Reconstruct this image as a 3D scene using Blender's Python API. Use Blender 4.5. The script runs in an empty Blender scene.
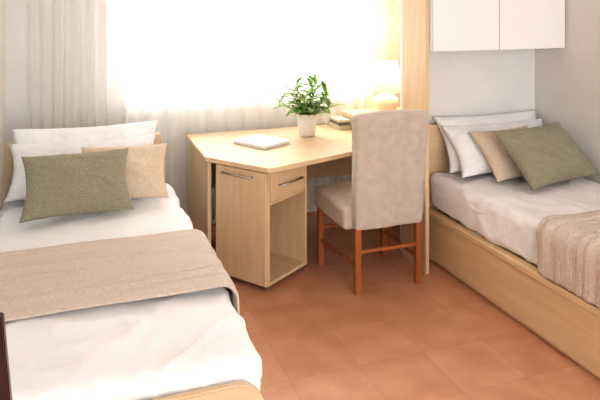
import bpy, bmesh, math, random
from mathutils import Vector, Matrix, noise
random.seed(4)
scene=bpy.context.scene
COL=scene.collection

def lin(c):
    out=[]
    for v in c:
        v=v/255.0
        out.append(v/12.92 if v<=0.04045 else ((v+0.055)/1.055)**2.4)
    return (out[0],out[1],out[2],1)

def mat(name,c1,c2=None,rough=0.6,scale=(5,5,5),nscale=1.0,bump=0.0,bscale=40,spec=0.3,detail=4,sheen=0,metal=0,weave=0):
    m=bpy.data.materials.new(name); m.use_nodes=True
    nt=m.node_tree; b=nt.nodes['Principled BSDF']
    b.inputs['Roughness'].default_value=rough
    b.inputs['Specular IOR Level'].default_value=spec
    b.inputs['Metallic'].default_value=metal
    if sheen: b.inputs['Sheen Weight'].default_value=sheen
    tc=nt.nodes.new('ShaderNodeTexCoord')
    mp=nt.nodes.new('ShaderNodeMapping'); mp.inputs['Scale'].default_value=scale
    nt.links.new(tc.outputs['Object'],mp.inputs[0])
    n=nt.nodes.new('ShaderNodeTexNoise'); n.inputs['Scale'].default_value=nscale; n.inputs['Detail'].default_value=detail
    nt.links.new(mp.outputs[0],n.inputs['Vector'])
    r=nt.nodes.new('ShaderNodeValToRGB')
    r.color_ramp.elements[0].color=lin(c1); r.color_ramp.elements[1].color=lin(c2 or c1)
    r.color_ramp.elements[0].position=0.35; r.color_ramp.elements[1].position=0.65
    nt.links.new(n.outputs['Fac'],r.inputs[0]); nt.links.new(r.outputs[0],b.inputs['Base Color'])
    if bump:
        n2=nt.nodes.new('ShaderNodeTexNoise'); n2.inputs['Scale'].default_value=bscale; n2.inputs['Detail'].default_value=3
        nt.links.new(tc.outputs['Object'],n2.inputs['Vector'])
        bp=nt.nodes.new('ShaderNodeBump'); bp.inputs['Strength'].default_value=bump; bp.inputs['Distance'].default_value=0.01
        nt.links.new(n2.outputs['Fac'],bp.inputs['Height'])
        last=bp
        if weave:
            w=nt.nodes.new('ShaderNodeTexWave'); w.bands_direction='Y'; w.inputs['Scale'].default_value=weave; w.inputs['Distortion'].default_value=1.5
            w.inputs['Detail'].default_value=1
            nt.links.new(tc.outputs['Object'],w.inputs['Vector'])
            b2=nt.nodes.new('ShaderNodeBump'); b2.inputs['Strength'].default_value=.4; b2.inputs['Distance'].default_value=.003
            nt.links.new(w.outputs['Fac'],b2.inputs['Height']); nt.links.new(bp.outputs[0],b2.inputs['Normal']); last=b2
        nt.links.new(last.outputs[0],b.inputs['Normal'])
    return m

M_wall=mat('wall_paint',(236,235,233),(231,230,227),0.9,nscale=.6,bump=.05,bscale=60)
M_wallR=mat('wall_paint_right',(230,225,220),(225,220,214),0.9,nscale=.6,bump=.05,bscale=60)
M_ceil=mat('ceiling_paint',(245,244,243),None,0.9)
M_wood=mat('beech_laminate',(224,199,165),(215,188,152),0.38,scale=(1.5,14,14),nscale=1.6,detail=6,spec=.4)
M_woodV=mat('beech_laminate_vertical',(222,196,161),(213,185,148),0.42,scale=(14,14,1.5),nscale=1.6,detail=6,spec=.35)
M_woodY=mat('beech_laminate_long',(224,194,154),(214,183,141),0.42,scale=(14,1.5,14),nscale=1.6,detail=6,spec=.35)
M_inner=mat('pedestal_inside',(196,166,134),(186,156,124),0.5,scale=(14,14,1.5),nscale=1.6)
M_leg=mat('orange_varnished_wood',(176,108,66),(152,88,50),0.35,scale=(16,16,2),nscale=2,spec=.5)
M_dark=mat('dark_walnut',(64,30,18),(44,20,12),0.35,scale=(16,16,2),nscale=2,spec=.5)
M_white=mat('white_cotton',(247,247,248),(243,243,244),0.9,nscale=1,bump=.35,bscale=9,sheen=.2)
M_sheet=mat('white_bedspread',(245,242,241),(239,235,233),0.9,nscale=1.5,bump=.6,bscale=8,sheen=.2)
M_throw=mat('beige_throw_wool',(220,205,190),(208,192,177),0.95,scale=(30,30,30),nscale=3,bump=.4,bscale=150,sheen=.3,weave=32)
M_throw2=mat('beige_throw_knit',(221,204,189),(206,187,172),0.95,scale=(30,30,30),nscale=3,bump=.6,bscale=110,sheen=.3,weave=26)
M_green=mat('sage_linen',(170,164,140),(142,136,113),0.95,scale=(60,60,60),nscale=3,bump=.7,bscale=160,sheen=.2)
M_beige=mat('beige_linen',(226,208,186),(215,196,173),0.95,scale=(30,30,30),nscale=3,bump=.35,bscale=120,sheen=.2)
M_chair=mat('chair_slipcover',(202,190,177),(191,178,165),0.95,scale=(10,10,10),nscale=2,bump=.4,bscale=150,sheen=.2)
M_cup=mat('white_laminate',(246,245,244),None,0.4)
M_metal=mat('brushed_steel',(190,188,184),None,0.3,metal=1)
M_pot=mat('white_ceramic',(240,236,231),(232,228,222),0.4)
M_soil=mat('soil',(70,48,34),(46,32,24),0.95,nscale=30)
M_leaf=mat('leaf_green',(156,190,108),(102,148,70),0.5,scale=(12,12,12),nscale=2)
M_stem=mat('stem_green',(96,120,52),None,0.6)
M_paper=mat('paper',(244,243,240),None,0.7)
M_cover=mat('notebook_cover',(214,212,210),None,0.5)
M_bookA=mat('book_cloth_grey',(120,112,104),None,0.7)
M_bookB=mat('book_cloth_cream',(212,200,178),None,0.7)
M_frame=mat('window_pvc',(240,240,238),None,0.4)
M_lampb=mat('lamp_ceramic',(240,222,208),(232,210,194),0.35)

def obj_from(name,bm,m,parent=None,smooth=False):
    me=bpy.data.meshes.new(name); bm.normal_update(); bm.to_mesh(me); bm.free()
    o=bpy.data.objects.new(name,me); COL.objects.link(o)
    if m: me.materials.append(m)
    if smooth:
        for p in me.polygons: p.use_smooth=True
    if parent: par(o,parent)
    return o
def par(o,e):
    o.parent=e; o.matrix_parent_inverse=(Matrix.Translation(e.location)).inverted()
def group(name,loc):
    e=bpy.data.objects.new(name,None); e.location=loc; e.empty_display_size=.1; COL.objects.link(e); return e

def box(name,a,b,m,parent=None,bevel=0.0,rot=None):
    """axis box a..b; rot=(pivot,angle)"""
    bm=bmesh.new(); bmesh.ops.create_cube(bm,size=1)
    c=[(a[i]+b[i])/2 for i in range(3)]; s=[abs(b[i]-a[i]) for i in range(3)]
    for v in bm.verts: v.co=Vector((v.co.x*s[0]+c[0],v.co.y*s[1]+c[1],v.co.z*s[2]+c[2]))
    if bevel: bmesh.ops.bevel(bm,geom=bm.edges[:],offset=bevel,segments=3,affect='EDGES',profile=.5)
    if rot:
        T=Matrix.Translation(rot[0])@Matrix.Rotation(rot[1],4,'Z')@Matrix.Translation(-Vector(rot[0]))
        bmesh.ops.transform(bm,matrix=T,verts=bm.verts)
    return obj_from(name,bm,m,parent)

def soft(name,a,b,r,m,parent=None,cuts=30,amp=0.0,freq=4,fn=None):
    bm=bmesh.new(); bmesh.ops.create_cube(bm,size=1)
    bmesh.ops.subdivide_edges(bm,edges=bm.edges[:],cuts=cuts,use_grid_fill=True)
    c=Vector([(a[i]+b[i])/2 for i in range(3)]); h=Vector([abs(b[i]-a[i])/2 for i in range(3)])
    for v in bm.verts:
        p=Vector((v.co.x*2*h.x,v.co.y*2*h.y,v.co.z*2*h.z))
        q=Vector([max(-(h[i]-r),min(h[i]-r,p[i])) for i in range(3)])
        d=p-q
        n=d.normalized() if d.length>1e-6 else Vector((0,0,0))
        w=q+n*r+c
        if amp:
            w+=n*amp*noise.fractal(w*freq,1.0,2.0,4)
        if fn: w=fn(w,n)
        v.co=w
    return obj_from(name,bm,m,parent,True)

def tube(name,p1,p2,r,m,parent=None,seg=16,r2=None,square=False):
    p1=Vector(p1);p2=Vector(p2); d=p2-p1
    bm=bmesh.new()
    bmesh.ops.create_cone(bm,cap_ends=True,segments=4 if square else seg,radius1=r,radius2=r2 or r,depth=d.length)
    q=d.to_track_quat('Z','Y').to_matrix().to_4x4()
    pre=Matrix.Rotation(math.pi/4,4,'Z') if square else Matrix.Identity(4)
    bmesh.ops.transform(bm,matrix=Matrix.Translation((p1+p2)/2)@q@pre,verts=bm.verts)
    if square:
        bmesh.ops.bevel(bm,geom=bm.edges[:],offset=.003,segments=2,affect='EDGES')
    return obj_from(name,bm,m,parent,not square)

def lathe(name,prof,loc,m,parent=None,seg=40,closed=False):
    bm=bmesh.new(); rings=[]
    for (r,z) in prof:
        rings.append([bm.verts.new((loc[0]+r*math.cos(2*math.pi*i/seg),loc[1]+r*math.sin(2*math.pi*i/seg),loc[2]+z)) for i in range(seg)])
    for k in range(len(rings)-1):
        for i in range(seg):
            bm.faces.new((rings[k][i],rings[k][(i+1)%seg],rings[k+1][(i+1)%seg],rings[k+1][i]))
    if closed:
        bm.faces.new(rings[0][::-1]); bm.faces.new(rings[-1])
    return obj_from(name,bm,m,parent,True)

def pillow(name,w,h,t,loc,tilt,rotz,m,seed=0,n=44,roll=0,wr=.012):
    bm=bmesh.new(); V={}
    def P(i,j,s):
        u=-1+2*i/n; v=-1+2*j/n
        e=((1-abs(u)**2.6)*(1-abs(v)**2.6)); e=max(e,0)**.5
        x=w/2*u*(1-.09*(1-v*v)); z=h/2*v*(1-.09*(1-u*u))
        y=s*t/2*e
        k=e*wr
        nn=noise.fractal(Vector((x*7+seed,z*7,s*3+seed)),1.0,2.0,4)
        ang=math.atan2(abs(v),abs(u)); cw=math.sin(ang*22+seed)*max(0,(abs(u)*abs(v)-.2))*.014
        fo=.012*abs(noise.noise(Vector((x*5+z*6+seed,z*9-x*5,seed))))
        rg=(1-abs(noise.noise(Vector((x*4+seed*2,z*7+x*3,seed)))*2))
        fo-= .010*max(0,rg)**4
        return Vector((x+nn*.004,y+s*(nn*k+cw*e-fo*e),z+h/2))
    for s in (-1,1):
        for i in range(n+1):
            for j in range(n+1):
                edge=i in(0,n) or j in (0,n)
                if edge and s==1: V[(i,j,1)]=V[(i,j,-1)]
                else: V[(i,j,s)]=bm.verts.new(P(i,j,s))
    for s in (-1,1):
        for i in range(n):
            for j in range(n):
                f=[V[(i,j,s)],V[(i+1,j,s)],V[(i+1,j+1,s)],V[(i,j+1,s)]]
                if s==1: f.reverse()
                bm.faces.new(f)
    o=obj_from(name,bm,m,None,True)
    o.location=loc
    o.rotation_euler=(Matrix.Rotation(math.radians(rotz),3,'Z')@Matrix.Rotation(-math.radians(tilt),3,'X')@Matrix.Rotation(math.radians(roll),3,'Y')).to_euler()
    return o

# ---------------- ROOM ----------------
XL,XR,YB,YP=-.455,3.14,4.72,3.66
H=2.55; Y0=-1.6
def floor_mat():
    m=bpy.data.materials.new('terracotta_tiles'); m.use_nodes=True; nt=m.node_tree; b=nt.nodes['Principled BSDF']
    tc=nt.nodes.new('ShaderNodeTexCoord'); mp=nt.nodes.new('ShaderNodeMapping')
    mp.inputs['Location'].default_value=(.12,.1,0)
    nt.links.new(tc.outputs['Object'],mp.inputs[0])
    br=nt.nodes.new('ShaderNodeTexBrick'); br.offset=0; br.squash=1
    br.inputs['Scale'].default_value=1; br.inputs['Brick Width'].default_value=.34; br.inputs['Row Height'].default_value=.34
    br.inputs['Mortar Size'].default_value=.003; br.inputs['Mortar Smooth'].default_value=.6
    br.inputs['Color1'].default_value=lin((216,164,132)); br.inputs['Color2'].default_value=lin((208,155,123)); br.inputs['Mortar'].default_value=lin((196,148,120))
    nt.links.new(mp.outputs[0],br.inputs['Vector'])
    n=nt.nodes.new('ShaderNodeTexNoise'); n.inputs['Scale'].default_value=5; n.inputs['Detail'].default_value=6
    nt.links.new(tc.outputs['Object'],n.inputs['Vector'])
    r=nt.nodes.new('ShaderNodeValToRGB'); r.color_ramp.elements[0].position=.3; r.color_ramp.elements[1].position=.7
    r.color_ramp.elements[0].color=lin((234,223,216)); r.color_ramp.elements[1].color=(1,1,1,1)
    nt.links.new(n.outputs['Fac'],r.inputs[0])
    mx=nt.nodes.new('ShaderNodeMix'); mx.data_type='RGBA'; mx.blend_type='MULTIPLY'; mx.inputs[0].default_value=1
    nt.links.new(br.outputs['Color'],mx.inputs[6]); nt.links.new(r.outputs[0],mx.inputs[7])
    nt.links.new(mx.outputs[2],b.inputs['Base Color'])
    b.inputs['Roughness'].default_value=.42; b.inputs['Specular IOR Level'].default_value=.4
    bp=nt.nodes.new('ShaderNodeBump'); bp.inputs['Strength'].default_value=.15; bp.inputs['Distance'].default_value=.003; bp.invert=True
    nt.links.new(br.outputs['Fac'],bp.inputs['Height']); nt.links.new(bp.outputs[0],b.inputs['Normal'])
    return m
box('floor',(XL-.1,Y0,-.1),(XR+.1,YB+.15,0),floor_mat())
box('ceiling',(XL-.1,Y0,H),(XR+.1,YB+.15,H+.1),M_ceil)
box('wall_left',(XL-.1,Y0,0),(XL,YB+.15,H),M_wall)
box('wall_right',(XR,Y0,0),(XR+.1,YB+.15,H),M_wallR)
WX0,WX1,WZ0,WZ1=.29,2.30,.97,2.28
XN=2.86
bm=bmesh.new()
def addbox(bm,a,b):
    r=bmesh.ops.create_cube(bm,size=1)
    for v in r['verts']:
        v.co=Vector([(a[i]+b[i])/2+v.co[i]*abs(b[i]-a[i]) for i in range(3)])
addbox(bm,(XL,YB,0),(WX0,YB+.15,H)); addbox(bm,(WX1,YB,0),(XR,YB+.15,H))
addbox(bm,(WX0,YB,0),(WX1,YB+.15,WZ0)); addbox(bm,(WX0,YB,WZ1),(WX1,YB+.15,H))
obj_from('wall_back',bm,M_wall)
box('wall_niche',(XN,YP+.1,0),(XR,YB,H),M_wall)
box('wall_partition',(2.09,YP,0),(XR,YP+.1,H),M_wall)
w=group('window_1',((WX0+WX1)/2,YB+.08,WZ0))
for nm,a,b in [('frame_bottom',(WX0,YB+.05,WZ0),(WX1,YB+.11,WZ0+.06)),('frame_top',(WX0,YB+.05,WZ1-.06),(WX1,YB+.11,WZ1)),
    ('frame_left',(WX0,YB+.05,WZ0+.06),(WX0+.06,YB+.11,WZ1-.06)),('frame_right',(WX1-.06,YB+.05,WZ0+.06),(WX1,YB+.11,WZ1-.06)),
    ('mullion',((WX0+WX1)/2-.025,YB+.05,WZ0+.06),((WX0+WX1)/2+.025,YB+.11,WZ1-.06))]:
    box(nm,a,b,M_frame,w,.004)
box('trim_1',(WX0-.03,YB-.03,WZ0-.03),(WX1+.03,YB+.05,WZ0),M_frame,None,.004)

def curtain_mat():
    m=bpy.data.materials.new('sheer_voile'); m.use_nodes=True; nt=m.node_tree
    nt.nodes.remove(nt.nodes['Principled BSDF']); out=nt.nodes['Material Output']
    d=nt.nodes.new('ShaderNodeBsdfDiffuse'); d.inputs[0].default_value=lin((250,249,248))
    t=nt.nodes.new('ShaderNodeBsdfTranslucent'); t.inputs[0].default_value=lin((253,251,248))
    tr=nt.nodes.new('ShaderNodeBsdfTransparent')
    a=nt.nodes.new('ShaderNodeMixShader'); a.inputs[0].default_value=.5
    b=nt.nodes.new('ShaderNodeMixShader')
    b.inputs[0].default_value=.26
    nt.links.new(d.outputs[0],a.inputs[1]); nt.links.new(t.outputs[0],a.inputs[2])
    nt.links.new(a.outputs[0],b.inputs[1]); nt.links.new(tr.outputs[0],b.inputs[2])
    nt.links.new(b.outputs[0],out.inputs[0]); return m
M_cur=curtain_mat()
def curtain(name,x0,x1,y,folds,amp,par_,seed):
    bm=bmesh.new(); nx=int((x1-x0)*140); nz=20; z0,z1=.06,2.4; R=[]
    for i in range(nx+1):
        col=[]
        for j in range(nz+1):
            s=i/nx; zt=j/nz
            ph=s*folds*2*math.pi+1.2*noise.noise(Vector((s*4+seed,0,0)))*3
            a=amp*(.75+.5*noise.noise(Vector((s*9+seed,zt*.8,1))))
            yy=y+a*math.sin(ph+.5*math.sin(zt*3+s*9))+.35*a*math.sin(2.3*ph+1)
            col.append(bm.verts.new((x0+(x1-x0)*s+.01*math.cos(ph),yy,z0+(z1-z0)*zt)))
        R.append(col)
    for i in range(nx):
        for j in range(nz): bm.faces.new((R[i][j],R[i+1][j],R[i+1][j+1],R[i][j+1]))
    return obj_from(name,bm,M_cur,par_,True)
cg=group('sheer_curtains',(1.2,4.63,2.42))
curtain('panel_left',-.30,.52,4.62,8,.024,cg,1.0)
curtain('panel_middle',.47,1.75,4.63,9,.024,cg,5.0)
curtain('panel_right',1.72,2.80,4.62,9,.024,cg,9.0)
tube('curtain_rail',(-.42,4.64,2.42),(2.84,4.64,2.42),.012,M_frame,cg)

# ---------------- LEFT BED ----------------
def drape(name,prof,y0,y1,m,seed=0,amp=.006,thick=.008,parent=None,skew=0.0,ny=60,nsub=6):
    pts=[]
    for k in range(len(prof)-1):
        (xa,za),(xb,zb)=prof[k],prof[k+1]
        L=math.hypot(xb-xa,zb-za); n=max(2,int(L/.015))
        for q in range(n): pts.append((xa+(xb-xa)*q/n,za+(zb-za)*q/n))
    pts.append(prof[-1])
    bm=bmesh.new(); R=[]
    N=len(pts)
    for i,(x,z) in enumerate(pts):
        if i==0: tx,tz=pts[1][0]-x,pts[1][1]-z
        elif i==N-1: tx,tz=x-pts[i-1][0],z-pts[i-1][1]
        else: tx,tz=pts[i+1][0]-pts[i-1][0],pts[i+1][1]-pts[i-1][1]
        L=math.hypot(tx,tz) or 1; nx_,nz_=-tz/L,tx/L
        row=[]
        for j in range(ny+1):
            s=j/ny; yy=y0+(y1-y0)*s+skew*(i/N)
            ed=.014*noise.noise(Vector((i*.05,s*2+seed,3)))
            f=amp*(abs(noise.fractal(Vector((i*.012+seed,yy*14,seed)),1.0,2.0,3)))*1.6
            row.append(bm.verts.new((x+nx_*f,yy+ed,z+nz_*f)))
        R.append(row)
    for i in range(len(R)-1):
        for j in range(ny): bm.faces.new((R[i][j],R[i+1][j],R[i+1][j+1],R[i][j+1]))
    bmesh.ops.recalc_face_normals(bm,faces=bm.faces)
    o=obj_from(name,bm,m,parent,True)
    md=o.modifiers.new('th','SOLIDIFY'); md.thickness=thick; md.offset=1 
    return o
def arcprof(x0,x1,ztop,zl,zr,r):
    p=[(x0,zl)]
    p.append((x0,ztop-r))
    for k in range(1,7):
        a=math.pi-k*(math.pi/2)/6; p.append((x0+r+r*math.cos(a),ztop-r+r*math.sin(a)))
    p.append((x1-r,ztop))
    for k in range(1,7):
        a=math.pi/2-k*(math.pi/2)/6; p.append((x1-r+r*math.cos(a),ztop-r+r*math.sin(a)))
    p.append((x1,zr))
    return p

lb=group('single_bed',(.1,3.0,0))
BX0,BX1=-.385,.545
box('headboard',(BX0-.01,4.12,.12),(BX1-.02,4.15,.845),M_wood,lb,.008)
bm=bmesh.new(); outl=[]
fz=.485; rr=.10
x0,x1=BX0-.01,BX1+.025
outl=[(x0,.12),(x1,.12)]
for k in range(9):
    a=k*(math.pi/2)/8; outl.append((x1-rr+rr*math.cos(a),fz-rr+rr*math.sin(a)))
for k in range(9):
    a=math.pi/2+k*(math.pi/2)/8; outl.append((x0+rr+rr*math.cos(a),fz-rr+rr*math.sin(a)))
f=[bm.verts.new((x,1.89,z)) for x,z in outl]; fa=bm.faces.new(f)
r=bmesh.ops.extrude_face_region(bm,geom=[fa]); 
for v in [g for g in r['geom'] if isinstance(g,bmesh.types.BMVert)]: v.co.y+=.03
bmesh.ops.recalc_face_normals(bm,faces=bm.faces)
bmesh.ops.bevel(bm,geom=[e for e in bm.edges if abs(e.verts[0].co.y-e.verts[1].co.y)<1e-5],offset=.006,segments=3,affect='EDGES')
obj_from('footboard',bm,M_wood,lb)
box('rail_left',(BX0,1.92,.18),(BX0+.025,4.12,.34),M_woodY,lb,.004)
box('rail_right',(BX1-.025,1.92,.18),(BX1,4.12,.34),M_woodY,lb,.004)
box('slats',(BX0+.025,1.94,.27),(BX1-.025,4.11,.30),M_woodY,lb)
for i,(x,y) in enumerate([(BX0+.03,1.915),(BX1-.03,1.915),(BX0+.03,4.13),(BX1-.03,4.13)]):
    box(f'leg_{i+1}',(x-.03,y-.015,0),(x+.03,y+.02,.2),M_woodV,lb,.003)
def crease(x,y,sd):
    a=1-abs(noise.noise(Vector((x*2.2+y*1.1,y*3.2-x*1.5,sd)))*2)
    b=1-abs(noise.noise(Vector((x*5-y*2,y*4+x*3,sd+7)))*2)
    return .011*max(0,a)**6+.006*max(0,b)**5
def wr(w,n):
    k=.012*noise.fractal(Vector((w.x*2.2,w.y*5.5,w.z*2)),1.0,2.0,4)
    if w.z>.45: k+=crease(w.x,w.y,1.0)
    return w+n*(k-.004)
soft('mattress',(BX0+.03,1.96,.30),(BX1-.03,4.10,.50),.05,M_white,lb,cuts=10)
soft('bedspread',(BX0-.02,1.93,.31),(BX1+.035,4.11,.545),.055,M_white,lb,cuts=110,fn=wr)
drape('throw_blanket',arcprof(BX0-.027,BX1+.050,.565,.36,.22,.055),2.40,3.05,M_throw,seed=2,amp=.011,thick=.010)

pillow('pillow',.88,.41,.14,(.07,3.93,.575),30,0,M_white,1,wr=.025)
pillow('pillow',.86,.37,.14,(.05,3.80,.58),42,-1,M_white,7,wr=.025)
pillow('beige_cushion',.50,.37,.12,(.255,3.61,.58),46,-6,M_beige,3)
pillow('green_cushion',.565,.385,.14,(.015,3.43,.58),44,2,M_green,5)

# ---------------- RIGHT BED ----------------
rb=group('single_bed',(2.65,2.6,0))
RX0,RX1,RY0,RY1=2.18,3.11,1.45,3.60
box('side_board',(RX0,RY0,.03),(RX0+.03,RY1,.30),M_woodY,rb,.004)
box('top_rail',(RX0-.012,RY0,.30),(RX0+.05,RY1,.335),M_woodY,rb,.006)
box('plinth',(RX0+.03,RY0+.03,0),(RX1,RY1,.30),M_woodY,rb)
box('foot_board',(RX0,RY0-.03,.03),(RX1,RY0,.42),M_wood,rb,.006)
box('headboard',(RX0-.02,RY1,.03),(RX1,RY1+.03,.88),M_wood,rb,.006)
def wr2(w,n):
    k=.013*noise.fractal(Vector((w.x*3.2,w.y*3.5,w.z*4)),1.0,2.0,4)
    k+=.012*abs(noise.noise(Vector((w.x*4+w.y*5,w.y*6-w.x*4,w.z*6))))
    k+=crease(w.x+w.z,w.y+w.z*.5,4.0)
    return w+n*(k-.008)
soft('bedspread',(RX0+.02,RY0+.01,.325),(RX1,RY1-.01,.575),.06,M_sheet,rb,cuts=110,fn=wr2)
drape('throw_blanket',arcprof(RX0+.004,RX1-.01,.596,.345,.45,.06),1.75,2.51,M_throw2,seed=8,amp=.02,thick=.012)
pillow('pillow',.86,.39,.12,(2.69,3.42,.60),32,0,M_white,11,wr=.022)
pillow('pillow',.85,.37,.13,(2.70,3.31,.60),41,1,M_white,17,wr=.022)
pillow('beige_cushion',.50,.37,.12,(2.67,3.17,.60),45,5,M_beige,13)
pillow('green_cushion',.64,.42,.15,(2.805,2.98,.605),46,11,M_green,15)

# ---------------- WALL CUPBOARD + side panel ----------------
cb=group('wall_cupboard',(2.6,3.5,1.39))
box('carcass',(2.085,3.36,1.39),(XR-.002,YP-.002,2.3),M_cup,cb,.002)
xm=2.585
box('door_left_leaf',(2.09,3.34,1.392),(xm-.003,3.358,2.298),M_cup,cb,.003)
box('door_right_leaf',(xm+.003,3.34,1.392),(XR-.022,3.358,2.298),M_cup,cb,.003)
box('side_panel',(2.056,3.375,0),(2.082,3.67,2.3),M_woodV,cb,.002)

# ---------------- DESK ----------------
dk=group('corner_desk',(1.4,4.1,0))
poly=[(.76,4.54),(.755,3.81),(1.04,3.42),(1.10,3.425),(1.66,3.63),(1.80,3.72),(1.95,3.80),(2.15,3.84),(2.55,3.86),(2.55,4.54)]
bm=bmesh.new(); f=bm.faces.new([bm.verts.new((x,y,.712)) for x,y in poly])
r=bmesh.ops.extrude_face_region(bm,geom=[f])
for v in [g for g in r['geom'] if isinstance(g,bmesh.types.BMVert)]: v.co.z=.74
bmesh.ops.recalc_face_normals(bm,faces=bm.faces)
bmesh.ops.bevel(bm,geom=[e for e in bm.edges if abs(e.verts[0].co.z-e.verts[1].co.z)<1e-5],offset=.004,segments=2,affect='EDGES')
obj_from('top',bm,M_wood,dk)
box('side_leg_left',(.775,3.84,0),(.80,4.50,.712),M_woodV,dk,.002)
box('side_leg_right',(2.51,3.90,0),(2.535,4.50,.712),M_woodV,dk,.002)
box('modesty_panel',(.80,4.46,.35),(2.51,4.48,.712),M_woodV,dk,.002)
pd=group('drawer_pedestal',(1.06,3.46,0))
piv=Vector((1.055,3.462,0)); ang=math.radians(35)
def pb(name,a,b,m,bev=.002):
    return box(name,(piv.x+a[0],piv.y+a[1],a[2]),(piv.x+b[0],piv.y+b[1],b[2]),m,pd,bev,rot=(piv,ang))
W,D=.40,.40; zb,zt=.035,.705
pb('left_face',(0,0,zb),(.018,D,zt),M_woodV)
pb('right_side',(W-.018,0,zb),(W,D,zt),M_woodV)
pb('bottom_board',(.018,0,zb),(W-.018,D,zb+.02),M_woodV)
pb('top_board',(.018,0.02,zt-.02),(W-.018,D,zt),M_woodV)
pb('back_board',(.018,D-.012,zb+.02),(W-.018,D,zt-.02),M_inner)
pb('divider',(.018,.01,.50),(W-.018,D-.012,.518),M_woodV)
pb('drawer_front',(.021,-.004,.525),(W-.021,.016,zt-.006),M_woodV,.003)
pb('drawer_box',(.03,.016,.53),(W-.03,D-.03,zt-.05),M_inner)
pb('door_leaf',(-.018,.004,zb+.004),(-.001,D-.004,zt-.004),M_woodV,.003)
def pw(x,y,z):
    v=Matrix.Rotation(ang,3,'Z')@Vector((x,y,0)); return (piv.x+v.x,piv.y+v.y,z)
def handle(nm,A,B,off):
    a=pw(A[0]+off[0],A[1]+off[1],A[2]); b=pw(B[0]+off[0],B[1]+off[1],B[2])
    tube(nm+'_bar',a,b,.006,M_metal,pd)
    tube(nm+'_post_a',pw(*A),a,.004,M_metal,pd); tube(nm+'_post_b',pw(*B),b,.004,M_metal,pd)
handle('door_handle',(-.018,.10,.665),(-.018,.33,.665),(-.025,0))
handle('drawer_handle',(.10,-.004,.61),(.32,-.004,.61),(0,-.025))
for i,(x,y) in enumerate([(.04,.04),(W-.04,.04),(.04,D-.04),(W-.04,D-.04)]):
    c=pw(x,y,.018); d=Matrix.Rotation(ang,3,'Z')@Vector((1,0,0))
    tube(f'caster_{i+1}',Vector(c)-d*.012,Vector(c)+d*.012,.018,M_bookA,pd)
    tube(f'caster_stem_{i+1}',(c[0],c[1],.025),(c[0],c[1],.040),.008,M_metal,pd)

rs=group('desk_riser',(2.25,4.35,.74))
box('riser_top',(1.98,4.20,.832),(2.50,4.50,.85),M_wood,rs,.002)
box('riser_left',(1.98,4.20,.741),(1.998,4.50,.832),M_wood,rs,.002)
box('riser_right',(2.482,4.20,.741),(2.50,4.50,.832),M_wood,rs,.002)
bk=group('book_stack',(1.89,4.36,.74))
box('book_1',(1.87,4.30,.741),(1.97,4.50,.770),M_bookB,bk,.003)
box('book_2',(1.875,4.31,.771),(1.965,4.49,.795),M_bookA,bk,.003)
box('book_3',(1.87,4.30,.796),(1.96,4.48,.815),M_bookB,bk,.003)

LX,LY=2.275,4.32
lp=group('table_lamp',(LX,LY,.85))
lathe('base',[(0.001,0),(.066,0),(.070,.012),(.092,.04),(.102,.075),(.092,.11),(.058,.135),(.022,.150),(.016,.17),(.016,.19),(.001,.19)],(LX,LY,.851),M_lampb,lp)
ms=bpy.data.materials.new('lampshade_fabric'); ms.use_nodes=True; nt=ms.node_tree
nt.nodes.remove(nt.nodes['Principled BSDF'])
t=nt.nodes.new('ShaderNodeBsdfTranslucent'); t.inputs[0].default_value=lin((255,240,205))
d=nt.nodes.new('ShaderNodeBsdfDiffuse'); d.inputs[0].default_value=lin((246,230,200))
mx=nt.nodes.new('ShaderNodeMixShader'); mx.inputs[0].default_value=.16
nt.links.new(d.outputs[0],mx.inputs[1]); nt.links.new(t.outputs[0],mx.inputs[2]); nt.links.new(mx.outputs[0],nt.nodes['Material Output'].inputs[0])
lathe('shade',[(.142,0),(.090,.225)],(LX,LY,1.02),ms,lp)
for k in range(3):
    a=k*2*math.pi/3
    tube(f'shade_arm_{k+1}',(LX,LY,1.05),(LX+.131*math.cos(a),LY+.131*math.sin(a),1.05),.002,M_metal,lp)
mb=bpy.data.materials.new('bulb_glow'); mb.use_nodes=True; b=mb.node_tree.nodes['Principled BSDF']
b.inputs['Emission Color'].default_value=(1,.70,.38,1); b.inputs['Emission Strength'].default_value=8
lathe('bulb',[(.001,0),(.014,0),(.016,.02),(.03,.05),(.03,.07),(.018,.09),(.001,.095)],(LX,LY,1.042),mb,lp)
ld=bpy.data.lights.new('lamp_light','POINT'); ld.energy=10; ld.color=(1,.64,.30); ld.shadow_soft_size=.03
lo=bpy.data.objects.new('lamp_light',ld); lo.location=(LX,LY,1.18); COL.objects.link(lo); par(lo,lp)

nb=group('notebook',(1.19,4.06,.741)); pv=Vector((1.19,4.06,0))
box('cover',(1.06,3.91,.741),(1.32,4.21,.746),M_cover,nb,.001,rot=(pv,math.radians(28)))
box('pages',(1.065,3.915,.746),(1.315,4.205,.760),M_paper,nb,.002,rot=(pv,math.radians(28)))
box('front_cover',(1.06,3.91,.760),(1.32,4.21,.764),M_paper,nb,.001,rot=(pv,math.radians(28)))

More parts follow.
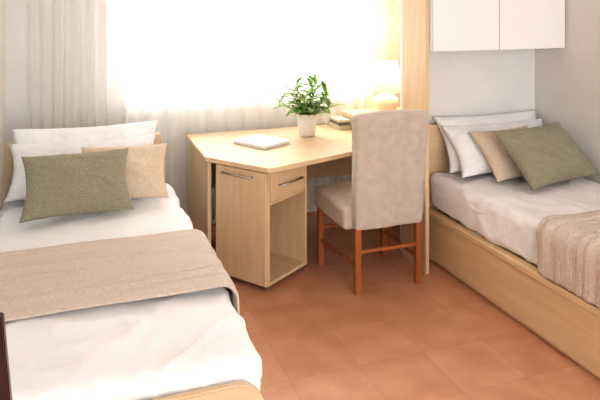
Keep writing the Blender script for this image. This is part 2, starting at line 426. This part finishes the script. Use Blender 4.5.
PX,PY=1.575,4.20
pl=group('potted_plant',(PX,PY,.741))
lathe('pot',[(.001,0),(.056,0),(.060,.01),(.074,.15),(.076,.160),(.070,.160),(.064,.135),(.001,.135)],(PX,PY,.741),M_pot,pl)
lathe('soil',[(.001,.006),(.062,0)],(PX,PY,.741+.137),M_soil,pl)
bm=bmesh.new()
def leaf(bm,base,dirv,L,wd,droop):
    dirv=Vector(dirv).normalized(); side=dirv.cross(Vector((0,0,1)))
    if side.length<.05: side=Vector((1,0,0))
    side.normalize(); n=7; prev=None; p=Vector(base); d=dirv.copy()
    for k in range(n+1):
        s=k/n; wv=wd*math.sin(math.pi*min(1,s*.93+.05))**.8*(1 if k<n else .05)
        up=side.cross(d).normalized()
        cur=[bm.verts.new(p-side*wv+up*wv*.35),bm.verts.new(p),bm.verts.new(p+side*wv+up*wv*.35)]
        if prev:
            bm.faces.new((prev[0],prev[1],cur[1],cur[0])); bm.faces.new((prev[1],prev[2],cur[2],cur[1]))
        prev=cur
        p=p+d*(L/n); d=(d+Vector((0,0,-droop/n))).normalized()
stems=[]
for s in range(11):
    a=s*2.4; rr_=.02+.07*(s/11)
    b0=Vector((PX+.02*math.cos(a),PY+.02*math.sin(a),.875))
    top=b0+Vector((math.cos(a)*rr_*2.4,math.sin(a)*rr_*2.4,.24-.014*s))
    stems.append((b0,top))
    for k in range(13):
        t=.22+.78*k/12; p=b0.lerp(top,t); an=k*2.4+s*1.3
        el=.15+.9*t*random.random()+(.8 if k>10 else 0)
        leaf(bm,p,(math.cos(an),math.sin(an),el),.12+.04*random.random(),.014+.003*random.random(),.5+.5*random.random())
obj_from('foliage',bm,M_leaf,pl,True)
for i,(a,b) in enumerate(stems): tube(f'stem_{i+1}',a,b,.003,M_stem,pl,seg=8)

# ---------------- CHAIR ----------------
ch=group('upholstered_dining_chair',(1.74,3.5,0))
CX0,CX1=1.500,1.975; CY=3.27
def backfn(w,n):
    t=(w.z-.40)/.66; cx=(CX0+CX1)/2
    w.x=cx+(w.x-cx)*(.93+.08*min(1,max(0,t)))
    w.y-=.055*max(0,t)**1.3
    w.z+=.010*math.sin(math.pi*(w.x-CX0)/(CX1-CX0))*max(0,t)
    w+=n*.005*noise.fractal(w*9,1.0,2.0,3)
    return w
soft('back',(CX0,CY-.03,.375),(CX1,CY+.05,1.055),.022,M_chair,ch,cuts=40,fn=backfn)
def seatfn(w,n):
    w+=n*.004*noise.fractal(w*9,1.0,2.0,3)
    if w.z>.46: w.z+=.012*math.sin(math.pi*(w.x-1.48)/.5)
    return w
soft('seat',(1.465,CY+.03,.365),(1.98,3.78,.500),.028,M_chair,ch,cuts=30,fn=seatfn)
L=[(1.545,3.285),(1.945,3.285),(1.495,3.74),(1.955,3.74)]
for i,(x,y) in enumerate(L):
    tube(f'leg_{i+1}',(x,y,0),(x,y,.39),.026,M_leg,ch,square=True)
def st(nm,a,b): tube(nm,a,b,.014,M_leg,ch,square=True)
st('stretcher_left',(1.544,3.285,.16),(1.496,3.74,.16)); st('stretcher_right',(1.945,3.285,.16),(1.955,3.74,.16))
st('stretcher_rear',(1.545,3.285,.24),(1.945,3.285,.24)); st('stretcher_front',(1.495,3.74,.24),(1.955,3.74,.24))

# dark chair at near left
dc=group('dark_wooden_chair',(0,1.3,0))
tube('back_post_1',(-.120,1.52,.43),(-.168,1.52,.985),.024,M_dark,dc,square=True)
tube('back_post_2',(-.120,1.10,.43),(-.168,1.10,.985),.024,M_dark,dc,square=True)
box('top_rail',(-.178,1.12,.90),(-.158,1.50,.97),M_dark,dc,.004)
box('mid_rail',(-.160,1.12,.66),(-.140,1.50,.72),M_dark,dc,.004)
box('seat_board',(-.14,1.09,.42),(.27,1.53,.455),M_dark,dc,.008)
for i,(x,y) in enumerate([(-.12,1.52),(-.12,1.10),(.24,1.50),(.24,1.12)]): tube(f'leg_{i+1}',(x,y,0),(x,y,.43),.022,M_dark,dc,square=True)
for i,y in enumerate((1.51,1.11)): tube(f'stretcher_{i+1}',(-.12,y,.18),(.24,y,.18),.014,M_dark,dc,square=True)

# ---------------- LIGHT ----------------
wd=bpy.data.worlds.new('daylight'); scene.world=wd; wd.use_nodes=True
bg=wd.node_tree.nodes['Background']; bg.inputs[0].default_value=(1,.985,.97,1); bg.inputs[1].default_value=3.0
sd=bpy.data.lights.new('sun','SUN'); sd.energy=8; sd.angle=math.radians(25); sd.color=(1,.96,.90)
so=bpy.data.objects.new('sun',sd); COL.objects.link(so)
so.rotation_euler=Vector((.12,-1,-.62)).to_track_quat('-Z','Y').to_euler(); so.location=(1.5,7,4)

# ---------------- CAMERA ----------------
cd=bpy.data.cameras.new('camera'); cam=bpy.data.objects.new('camera',cd); COL.objects.link(cam)
cd.sensor_width=36; cd.lens=36*620/600; cd.shift_y=-(200-7)/600
cam.location=(0,0,1.67); cam.rotation_euler=(math.radians(90),0,-math.radians(19.9))
cd.clip_start=.05
scene.camera=cam
scene.view_settings.view_transform='Standard'
try: scene.view_settings.look='Medium High Contrast'
except Exception: pass
scene.view_settings.exposure=0.26
